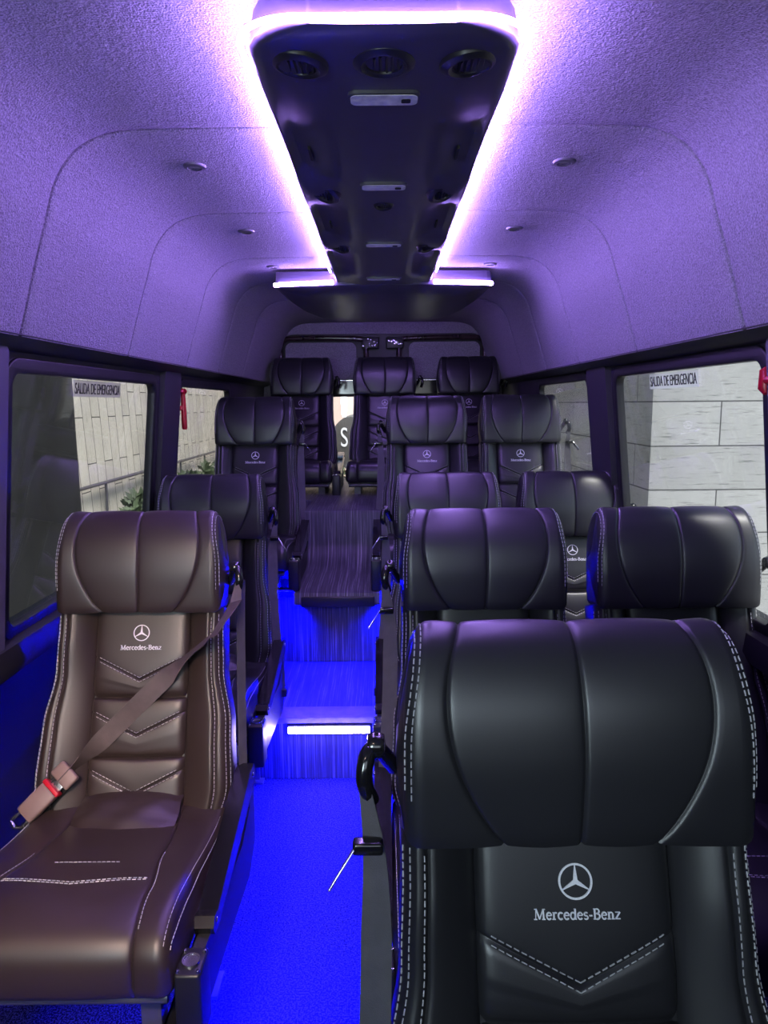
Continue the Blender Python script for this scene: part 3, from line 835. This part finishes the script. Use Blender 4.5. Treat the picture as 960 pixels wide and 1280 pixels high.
# rear wall with doors
bm = bmesh.new()
f = lambda u, v, w: (u, Y1+w, v)
struct(plate('wall_back', [(-.98, 0), (.98, 0), (.98, 2.1), (-.98, 2.1)], [rrect(-.76, .76, .3, zt(.50), .12)], .05, f, HEAD))
bm.free()
for sg, nm in ((-1, 'door_1'), (1, 'door_2')):
    d = bpy.data.objects.new(nm, None); C.objects.link(d); d.location = (sg*.37, Y1, .9); struct(d); L0 = d.location
    fd = lambda u, v, w, s=sg: Vector((s*u, Y1+.03+w, v))-L0
    plate('door_frame', rrect(.0, .80, .28, zt(.54), .02), [rrect(.07, .70, .80, zt(.055), .05)], .04, fd, DARKTRIM, d)
    bm = bmesh.new(); prism(bm, rrect(.065, .705, .795, zt(.06), .05), -.004, .0, fd); obj('glass_pane', bm, GLASS, d, smooth=False)
    bm = bmesh.new(); prism(bm, rrect(.19, .70, zt(.18), zt(.44), .045), -.055, -.02, fd); obj('door_panel', bm, HEAD, d)
    bm = bmesh.new(); prism(bm, rrect(.10, .72, zt(.075), zt(.165), .015), -.06, -.02, fd); obj('door_rail', bm, GLOSS, d)
    bm = bmesh.new(); prism(bm, rrect(.10, .72, zt(.168), zt(.174), .002), -.064, -.05, fd); obj('door_chrome_line', bm, STEEL, d)
    bm = bmesh.new()
    tube(bm, bez([fd(.735, zt(.30), -.06), fd(.735, zt(.40), -.06), fd(.715, zt(.45), -.06), fd(.66, zt(.468), -.06), fd(.40, zt(.470), -.06), fd(.16, zt(.462), -.06), fd(.125, zt(.44), -.06), fd(.118, zt(.38), -.06), fd(.115, zt(.25), -.06)], 8), .020, 10)
    obj('frame_moulding', bm, mat('wood_gloss', (.035, .022, .022), .12, spec=.7, var=(14, .5)), d)
    bm = bmesh.new()
    box(bm, .025, .15, -.05, -.02, -.04, .04, .008)
    for v in bm.verts: v.co = Vector((sg*v.co.x, v.co.y, v.co.z))+Vector((0, Y1, zt(.432)))-L0
    lt = obj('door_latch', bm, SATIN, d)
    bm = bmesh.new()
    for k in range(9):
        a = random.uniform(.035, .135); b = random.uniform(-.028, .028)
        box(bm, a, a+random.uniform(.006, .016), -.058, -.048, b, b+random.uniform(.004, .014), .001)
    for v in bm.verts: v.co = Vector((sg*v.co.x, v.co.y, v.co.z))+Vector((0, Y1, zt(.432)))-L0
    obj('latch_plate', bm, STEEL, lt)

# ------------------------------------------------------------------ ceiling console
CON = thing('ceiling_console', 'long dark overhead console with round vents and lamps down the ceiling middle', 'console', (.006, 0, zt(.58)))
def pod(y): return max(math.exp(-((y-c)/w_)**4) for c, w_ in ((1.15, .26), (1.84, .13), (2.43, .10), (3.05, .12)))
def con_hw(y):
    w = .200
    if y < 1.12: w = .200-.06+math.sqrt(max(0, .06**2-(1.12-y-.06+.0)**2)) if y < 1.06+.06 and (1.12-y) > .06 else .200
    return w
ys_ = [1.03, 1.033, 1.04, 1.052, 1.07, 1.095]+[1.12+k*(3.20-1.12)/70 for k in range(71)]
xsf = [-1, -.985, -.96, -.9, -.8, -.68, -.58, -.5, -.4, -.2, 0, .2, .4, .5, .58, .68, .8, .9, .96, .985, 1]
bm = bmesh.new(); G_ = []
for y in ys_:
    d = y-1.03; yo = max(0, .03*(1-d/.5)); r_ = .09; w = .200 if d >= r_ else .200-r_+math.sqrt(max(0, r_*r_-(r_-d)**2))
    row = []
    for f_ in xsf:
        x = f_*w; s = 1-pod(y)
        a = min(1, max(0, (abs(f_)-.52)/.48)); z = .508 + .024*s*math.sin(min(1, a*1.25)*math.pi/2)*(1 if a < .8 else 1-(a-.8)/.2*.75)
        z += .008*max(0, (abs(f_)-.93)/.07)**2 + .006*max(0, 1-d/.03)**2
        row.append(bm.verts.new((x, y+yo, z-.58)))
    G_.append(row)
for a, b in zip(G_, G_[1:]):
    for k in range(len(xsf)-1): bm.faces.new((a[k], a[k+1], b[k+1], b[k]))
bo = [e for e in bm.edges if e.is_boundary]
ex = bmesh.ops.extrude_edge_only(bm, edges=bo)
for v in ex['geom']:
    if isinstance(v, bmesh.types.BMVert): v.co.z = -.014; v.co.x *= .965; v.co.y += (.006 if v.co.y < 1.2 else 0)
bmesh.ops.remove_doubles(bm, verts=bm.verts[:], dist=1e-5)
obj('console_body', bm, CONS, CON)
def led_path():
    pts = []
    for k in range(0, 25):
        y = 3.135-(3.135-1.135)*k/24; f_ = min(1, max(0, (1.5-y)/.36)); f_ = f_*f_*(3-2*f_)
        z = -.024-.034*f_; pts.append((-(.2*(.58+z)/.512+.0075), y, z))
    x0 = pts[-1][0]
    for k in range(1, 19):
        a = R(180-5*k); pts.append((x0+.09+.09*math.cos(a), 1.135-.080*math.sin(a), -.058))
    return pts+[(-x, y, z) for x, y, z in reversed(pts)]
bm = bmesh.new(); tube(bm, led_path(), .0040, 8)
lo = obj('light_strip', bm, LEDV, CON); lo['label'] = 'glowing violet white light strip around the console'
def vent(c, nrm, r, name='air_vent'):
    bm = bmesh.new(); lathe(bm, [(r*.62, -.006), (r*.68, .001), (r*.76, .0015), (r*.84, .004), (r*.92, .0035), (r*1.12, -.001), (r*1.14, -.004), (r*1.14, -.02), (r*.62, -.02), (r*.62, -.006)], c, nrm, 40)
    v = obj(name, bm, SATIN, CON)
    bm = bmesh.new(); nv = Vector(nrm).normalized(); u = Vector((1, 0, 0)); u = (u-nv*u.dot(nv)).normalized(); w = nv.cross(u)
    lathe(bm, [(0, -.012), (r*.62, -.012)], c, nrm, 24)
    obj('vent_cup', bm, BLACKIN, v)
    bm = bmesh.new()
    tilt = (nv*.8+u*.6).normalized()
    for k in (-2, -1, 0, 1, 2):
        hw = math.sqrt(max(0, (r*.6)**2-(k*r*.22)**2))
        obox(bm, Vector(c)+u*k*r*.22-nv*.006, w, tilt, w.cross(tilt), hw, .008, .0016)
    obj('vent_slats', bm, SATIN, v)
for x, y, nr, r in ((-.130, 1.165, (-.12, .05, -1), .040), (0, 1.16, (0, .0, -1), .042), (.130, 1.165, (.12, .05, -1), .040),
                 (-.145, 1.83, (-.35, -.25, -1), .034), (.145, 1.83, (.35, -.25, -1), .034), (0, 1.93, (0, -.2, -1), .024),
                 (-.145, 2.43, (-.35, -.25, -1), .030), (.145, 2.43, (.35, -.25, -1), .030)):
    vent((x, y, .506-.58), nr, r)
for y, hw in ((1.275, .060), (1.76, .055), (2.375, .06), (3.0, .07)):
    bm = bmesh.new(); fn = lambda u, v, w: (u, v, w)
    prism(bm, rrect(-hw, hw, y-.024, y+.024, .014), .506-.58-.003, .506-.58+.005, fn)
    l = obj('reading_lamp', bm, GREYMET, CON)
    bm = bmesh.new(); prism(bm, rrect(-hw+.004, hw-.004, y-.020, y+.020, .012), .506-.58-.005, .506-.58-.004, fn)
    obj('lamp_lens', bm, LENS, l)
    bm = bmesh.new(); prism(bm, rrect(hw*.48, hw*.74, y-.007, y+.007, .003, 3), .506-.58-.007, .506-.58-.006, fn)
    obj('lamp_switch', bm, BLACKIN, l)
for y in (1.60, 2.20):
    for sg in (-1, 1):
        bm = bmesh.new(); obox(bm, (sg*.155, y, .508-.58+.018), (1, 0, sg*.3), (0, 1, 0), (0, 0, 1), .0025, .035, .004); obj('slot', bm, BLACKIN, CON)

# rear air unit
AIR = thing('rear_air_unit', 'wide dark boat-shaped air unit across the rear ceiling at the console end', 'air unit', (.006, 3.17, zt(.58)))
out = [(-.465, 0), (-.2, -.012), (.2, -.012), (.465, 0), (.47, .03), (.462, .16), (.44, .34), (.40, .55), (.34, .72), (.24, .82), (0, .85)]
out = out+[(-x, y) for x, y in reversed(out[4:-1])]
out = [(v[0], v[1]) for v in resample(out, 90)]
bm = bmesh.new(); rg = []
for z, k, dy in ((-.015, .99, 0), (-.06, 1.0, 0), (-.074, .99, .004), (-.082, .95, .02), (-.094, .7, .08), (-.10, .35, .2)):
    rg.append([bm.verts.new((x*k, .4+(y-.4)*k, z-.055*(.4+(y-.4)*k)/.85*(1 if z < -.05 else 0))) for x, y in out])
for a, b in zip(rg, rg[1:]):
    for k in range(90): bm.faces.new((a[k], a[(k+1) % 90], b[(k+1) % 90], b[k]))
bm.faces.new(rg[0][::-1]); bm.faces.new(rg[-1])
bvh_u = BVHTree.FromBMesh(bm)
obj('unit_body', bm, CONS, AIR)
for sg in (-1, 1):
    bm = bmesh.new()
    for k in range(24):
        x = sg*(.10+k*.0135); pts_ = []
        for q in range(12):
            h = bvh_u.ray_cast(Vector((x, .05+q*.05, -.5)), Vector((0, 0, 1)), 1)
            if h[0] is not None and h[1].z < -.5: pts_.append(h[0]+Vector((0, 0, .0004)))
        if len(pts_) > 2: tube(bm, pts_, .0016, 6)
    obj('vent_grille', bm, CONS, AIR)
    bm = bmesh.new(); tube(bm, [(sg*.215, -.022, -.064), (sg*.29, -.018, -.066), (sg*.38, -.010, -.067), (sg*.445, -.002, -.068), (sg*.470, .012, -.068)], .009, 8)
    l = obj('light_strip', bm, LEDU, AIR); l['label'] = 'glowing violet white light strip'
bm = bmesh.new(); tube(bm, [(x, .875, -.04) for x in (-.32, 0, .32)], .009, 8); obj('light_strip', bm, LEDU, AIR)  # hidden strip added behind the unit to light the rear wall

# ceiling spot lamps
for sg, px in ((-1, ((.455, 1.84, 'nearest'), (.455, 2.50, 'middle'), (.46, 3.12, 'farthest'))), (1, ((.445, 1.83, 'nearest'), (.445, 2.49, 'middle'), (.455, 3.10, 'farthest')))):
    for x, y, w_ in px:
        t = thing('ceiling_spotlight', 'small round recessed spotlight in the %s ceiling, %s of its three' % ('left' if sg < 0 else 'right', w_), 'spotlight', (sg*x, y, zt(.578)), 'small ceiling spotlights')
        bm = bmesh.new(); lathe(bm, [(.016, -.002), (.018, -.006), (.026, -.004), (.029, .002), (.029, .006)], (0, 0, 0), (0, 0, 1), 28); obj('bezel', bm, GREYMET, t)
        bm = bmesh.new(); lathe(bm, [(0, -.004), (.01, -.0035), (.0165, -.001), (.0165, .004)], (0, 0, 0), (0, 0, 1), 24); obj('lens', bm, mat('spot_lens', (.75, .75, .78), .12, .6), t)
# trim plug
bm = bmesh.new(); lathe(bm, [(0, .009), (.007, .008), (.011, .004), (.0125, 0), (.0125, -.006)], (-.795, 1.535, zt(.215)), (1, 0, -.27), 24)
tag(obj('trim_plug', bm, PILLAR), 'small round grey plug in the left ceiling edge near the border', 'plug')

# emergency hammers
def hammer(lb, x, y, z, sg):
    t = thing('emergency_hammer', lb, 'hammer', (x, y, z), 'red emergency hammers')
    bm = bmesh.new(); tube(bm, [(0, 0, -.13), (0, 0, -.12), (0, 0, -.06), (0, 0, .02)], .01, 12, rad=[.009, .0115, .0115, .009]); obj('handle', bm, RED, t)
    bm = bmesh.new(); tube(bm, [(0, -.028, .025), (0, -.022, .03), (0, .018, .03), (0, .03, .022)], .011, 12, rad=[.004, .012, .013, .005]); obj('hammer_head', bm, RED, t)
    if sg > 0: t.rotation_euler.x = R(-90)
    bm = bmesh.new(); box(bm, .0 if sg > 0 else -.03, .03 if sg > 0 else .0, -.016, .016, -.05, -.03, .003); obj('holder', bm, RED, t)
hammer('red emergency hammer hanging at the edge of the left rear window', -.845, 3.04, zt(.03), -1)
hammer('red emergency hammer at the right border, mostly out of frame', .85, 1.575, zt(.045), 1)

# emergency exit stickers
def text_mesh(s, size, ext=.0006):
    cu = bpy.data.curves.new('t', 'FONT'); cu.body = s; cu.size = size; cu.extrude = ext; cu.align_x = 'CENTER'; cu.align_y = 'CENTER'
    t = bpy.data.objects.new('t', cu); C.objects.link(t); me = bpy.data.meshes.new_from_object(t.evaluated_get(bpy.context.evaluated_depsgraph_get()))
    bpy.data.objects.remove(t); return me
STK = mat('sticker_film', (.62, .62, .60), .6, var=(20, .05)); 
_nt, _N, _L, _b = nodes(STK); _t = _N.new('ShaderNodeBsdfTranslucent'); _t.inputs[0].default_value = (.8, .8, .78, 1)
_x = _N.new('ShaderNodeMixShader'); _x.inputs[0].default_value = .88
_L.new(_b.outputs[0], _x.inputs[1]); _L.new(_t.outputs[0], _x.inputs[2]); _tp = _N.new('ShaderNodeBsdfTransparent'); _y = _N.new('ShaderNodeMixShader'); _y.inputs[0].default_value = .6
_L.new(_x.outputs[0], _y.inputs[1]); _L.new(_tp.outputs[0], _y.inputs[2]); _L.new(_y.outputs[0], _N['Material Output'].inputs[0])
INK = mat('black_ink', (.01, .01, .01), .6, var=(20, .1))
def sticker(lb, sg, yc, zc, L_, H_):
    X = wx(zc)+.006
    t = thing('exit_sticker', lb, 'sign', (sg*X, yc, zc), 'emergency exit stickers')
    # wall tangent frame: reading direction to the right as seen from inside
    rd = Vector((0, -1, 0)) if sg > 0 else Vector((0, 1, 0)); up = Vector((-sg*.103, 0, 1)).normalized(); nn = rd.cross(up).normalized()
    bm = bmesh.new()
    obox(bm, (0, 0, 0), rd, up, nn, L_/2, H_/2, .0006); obj('sticker_film', bm, STK, t, smooth=False)
    me = text_mesh('SALIDA DE EMERGENCIA', 1.0); xs_ = [v.co.x for v in me.vertices]; w_ = max(xs_)-min(xs_); zs2 = [v.co.y for v in me.vertices]; h_ = max(zs2)-min(zs2)
    cx, cy = (max(xs_)+min(xs_))/2, (max(zs2)+min(zs2))/2
    for v in me.vertices:
        v.co = rd*((v.co.x-cx)/w_*L_*.95)+up*((v.co.y-cy)/h_*H_*.66)+nn*(.0012+v.co.z)
    me.materials.append(INK); kid('sticker_lettering', me, t)
sticker('white exit sticker with black lettering on the large right window', 1, 2.17, zt(.064), .36, .048)
sticker('white exit sticker with black lettering on the left window', -1, 2.21, zt(.052), .36, .048)

# ------------------------------------------------------------------ outside
GZ = -.55
bm = bmesh.new(); box(bm, -40, 40, -30, 60, GZ-.1, GZ); o = obj('ground', bm, mat('paving', (.30, .29, .27), .9, var=(.7, .2), bump=(30, .3, .01)), smooth=False); struct(o)
bm = bmesh.new(); box(bm, 2.15, 7.5, 5.72, 11.0, GZ, 5.0)
for fc in bm.faces: fc.material_index = 1 if abs(fc.normal.x) > .5 else 0
o = obj('stone_wall', bm, TRAV, smooth=False, mats=[TRAV, TRAVS]); tag(o, 'pale travertine block wall with a sharp corner outside the large right window', 'wall')
bm = bmesh.new(); box(bm, 2.2, 4.15, 14.0, 15.0, GZ, 6.0)
o = obj('stone_wall', bm, TRAV, smooth=False); tag(o, 'grey stone wall farther off behind the right rear window', 'wall')
bm = bmesh.new(); box(bm, -3.6, -3.2, 5.8, 30, GZ, 6.0)
o = obj('stone_wall', bm, SHING, smooth=False); tag(o, 'beige wall of leaning stone slabs outside the left windows', 'wall')
bm = bmesh.new(); box(bm, -2.75, -2.25, -3.0, 5.25, GZ, 4.5, .03)
o = obj('dark_partition', bm, mat('shade_black', (.018, .020, .020), .7, var=(1.2, .5)), smooth=False); tag(o, 'dark wall in shade close outside the front left window', 'wall')  # near-black colour carries the shade this wall stands in
# railing and planting before the slab wall
def shrub(lb, loc, rx, ry, rz, n, ls, col, seed, group=None):
    rnd = random.Random(seed); t = thing('shrub', lb, 'shrub', loc, group)
    bm = bmesh.new()
    for _ in range(n):
        th = rnd.uniform(0, 6.283); ph = math.acos(rnd.uniform(-.2, 1)); rr = rnd.uniform(.55, 1)
        c = Vector((rx*rr*math.sin(ph)*math.cos(th), ry*rr*math.sin(ph)*math.sin(th), rz*rr*math.cos(ph)+rz*.2))
        a = Vector((rnd.uniform(-1, 1), rnd.uniform(-1, 1), rnd.uniform(-.2, 1))).normalized(); b = a.orthogonal().normalized()
        l = ls*rnd.uniform(.6, 1.3); v = [c, c+a*l*.5+b*l*.22, c+a*l, c+a*l*.5-b*l*.22]
        bm.faces.new([bm.verts.new(p) for p in v])
    obj('foliage', bm, mat('leaf', col, .6, var=(3, .4)), t, smooth=False)
    bm = bmesh.new()
    for k in range(5): tube(bm, [(0, 0, -rz*.4), (rnd.uniform(-.3, .3)*rx, rnd.uniform(-.3, .3)*ry, rz*.3), (rnd.uniform(-.7, .7)*rx, rnd.uniform(-.7, .7)*ry, rz*.9)], .012, 6)
    obj('stem', bm, mat('bark', (.08, .06, .04), .8, var=(9, .2)), t)
def y_of(px, X): return abs(X)*887/abs(px-480)
t = thing('railing', 'thin metal handrail in front of the beige slab wall', 'railing', (-3.15, 8, GZ))
zr = CZ-.152*8.2*1.02-GZ
bm = bmesh.new(); tube(bm, [(0, -1.6, 1.12), (0, 12, 1.12)], .02, 8); obj('rail', bm, GREYMET, t)
for k in range(8):
    bm = bmesh.new(); tube(bm, [(0, -1.5+k*1.5, 0), (0, -1.5+k*1.5, 1.12)], .015, 8); obj('post', bm, GREYMET, t)
for k, (y, h) in enumerate(((8.1, .36), (8.9, .44), (9.8, .40), (10.8, .42))):
    shrub(['low dark bush at the foot of the slab wall, nearest of four', 'low dark bush at the foot of the slab wall, second of four', 'low dark bush at the foot of the slab wall, third of four', 'low dark bush at the foot of the slab wall, farthest of four'][k],
          (-2.85, y*1.25-1.9, GZ+.54), .16, .40, h, 420, .13, (.10, .14, .07), 3+k, 'low bushes by the slab wall')
shrub('bright leafy bush past the end of the grey stone wall, right rear window', (4.9, 15.5, GZ+.9), .8, .8, 1.3, 700, .22, (.22, .30, .10), 21)
shrub('green bush below the round sign behind the van', (-.75, 11.3, .1), 1.1, .4, .45, 700, .13, (.22, .27, .13), 22)
# added backdrop slab carrying the pink sky behind the rear window
bm = bmesh.new(); box(bm, -7, 6, 17.0, 17.5, GZ, 7)
o = obj('sky_backdrop', bm, mat('pink_sky', (.72, .56, .50), .9, var=(.6, .06)), smooth=False); tag(o, 'pale pink sky backdrop far behind the van', 'wall')
t = thing('round_sign', 'dark round sign with white lettering behind the rear window', 'sign', (-.37, 10.8, zt(-.58)))
bm = bmesh.new(); lathe(bm, [(0, .0), (.42, .0), (.44, -.012), (.44, -.04), (0, -.04)], (0, 0, 0), (0, -1, 0), 64); obj('sign_disc', bm, mat('sign_grey', (.075, .07, .068), .6, var=(4, .1)), t)
me = text_mesh('S1', 1.0); xs_ = [v.co.x for v in me.vertices]; ysx = [v.co.y for v in me.vertices]; x0, x1, yy0, yy1 = min(xs_), max(xs_), min(ysx), max(ysx)
for v in me.vertices: v.co = Vector((-.272+(v.co.x-x0)/(x1-x0)*.19, -.012-v.co.z, -.055+(v.co.y-yy0)/(yy1-yy0)*.29))
me.materials.append(EMBRO); kid('sign_lettering', me, t)
bm = bmesh.new(); tube(bm, [(0, .02, -.44), (0, .02, -1.37)], .03, 10); obj('sign_post', bm, GREYMET, t)

# ------------------------------------------------------------------ light
w = bpy.data.worlds.new('World'); bpy.context.scene.world = w; w.use_nodes = True
bg = w.node_tree.nodes['Background']; sky = w.node_tree.nodes.new('ShaderNodeTexSky')
sky.sky_type = 'HOSEK_WILKIE'; sky.turbidity = 6; sky.sun_direction = Vector((.3, -.5, .8)).normalized(); sky.ground_albedo = .4
w.node_tree.links.new(sky.outputs[0], bg.inputs[0]); bg.inputs[1].default_value = 7.2
s = bpy.data.lights.new('sun', 'SUN'); s.energy = 8; s.angle = R(12); s.color = (1, .96, .9)
so = bpy.data.objects.new('sun', s); C.objects.link(so); so.rotation_euler = Vector((-.3, .45, -1)).to_track_quat('-Z', 'Y').to_euler()
# daylight through the windscreen behind the camera
def area(nm, loc, tgt, sx, sy, e, col):
    l = bpy.data.lights.new(nm, 'AREA'); l.shape = 'RECTANGLE'; l.size = sx; l.size_y = sy; l.energy = e; l.color = col
    o = bpy.data.objects.new(nm, l); C.objects.link(o); o.location = loc; o.rotation_euler = (Vector(tgt)-Vector(loc)).to_track_quat('-Z', 'Y').to_euler(); return o
area('windscreen_daylight', (0, -1.5, 1.6), (0, 2, 1.0), 1.5, .8, 5, (.92, .95, 1))
cl = area('warm_seat_fill', (.0, -.3, 1.85), (-.62, 1.5, .6), .25, .12, 3.6, (1, .70, .56)); cl.data.spread = R(44); cl.location = (-.45, -.2, 1.85); cl.rotation_euler = (Vector((-.65, 1.5, .55))-Vector((-.45, -.2, 1.85))).to_track_quat('-Z', 'Y').to_euler()  # unseen warm fill, added to tint the left seat
area('cab_side_daylight', (-.92, -.75, 1.45), (.35, 1.9, 1.0), .75, .55, 42, (.74, .92, 1))

# ------------------------------------------------------------------ camera
cam = bpy.data.cameras.new('camera'); co = bpy.data.objects.new('camera', cam); C.objects.link(co)
cam.sensor_fit = 'HORIZONTAL'; cam.sensor_width = 36; cam.lens = 887/960*36; cam.clip_start = .02
co.matrix_world = Matrix.Translation((0, 0, CZ)) @ Matrix.Rotation(R(90-PITCH), 4, 'X') @ Matrix.Rotation(R(-.5), 4, 'Z')
sc = bpy.context.scene; sc.camera = co
sc.view_settings.view_transform = 'Standard'; sc.view_settings.look = 'None'; sc.view_settings.gamma = 1; sc.view_settings.use_curve_mapping = False
sc.view_settings.exposure = 0
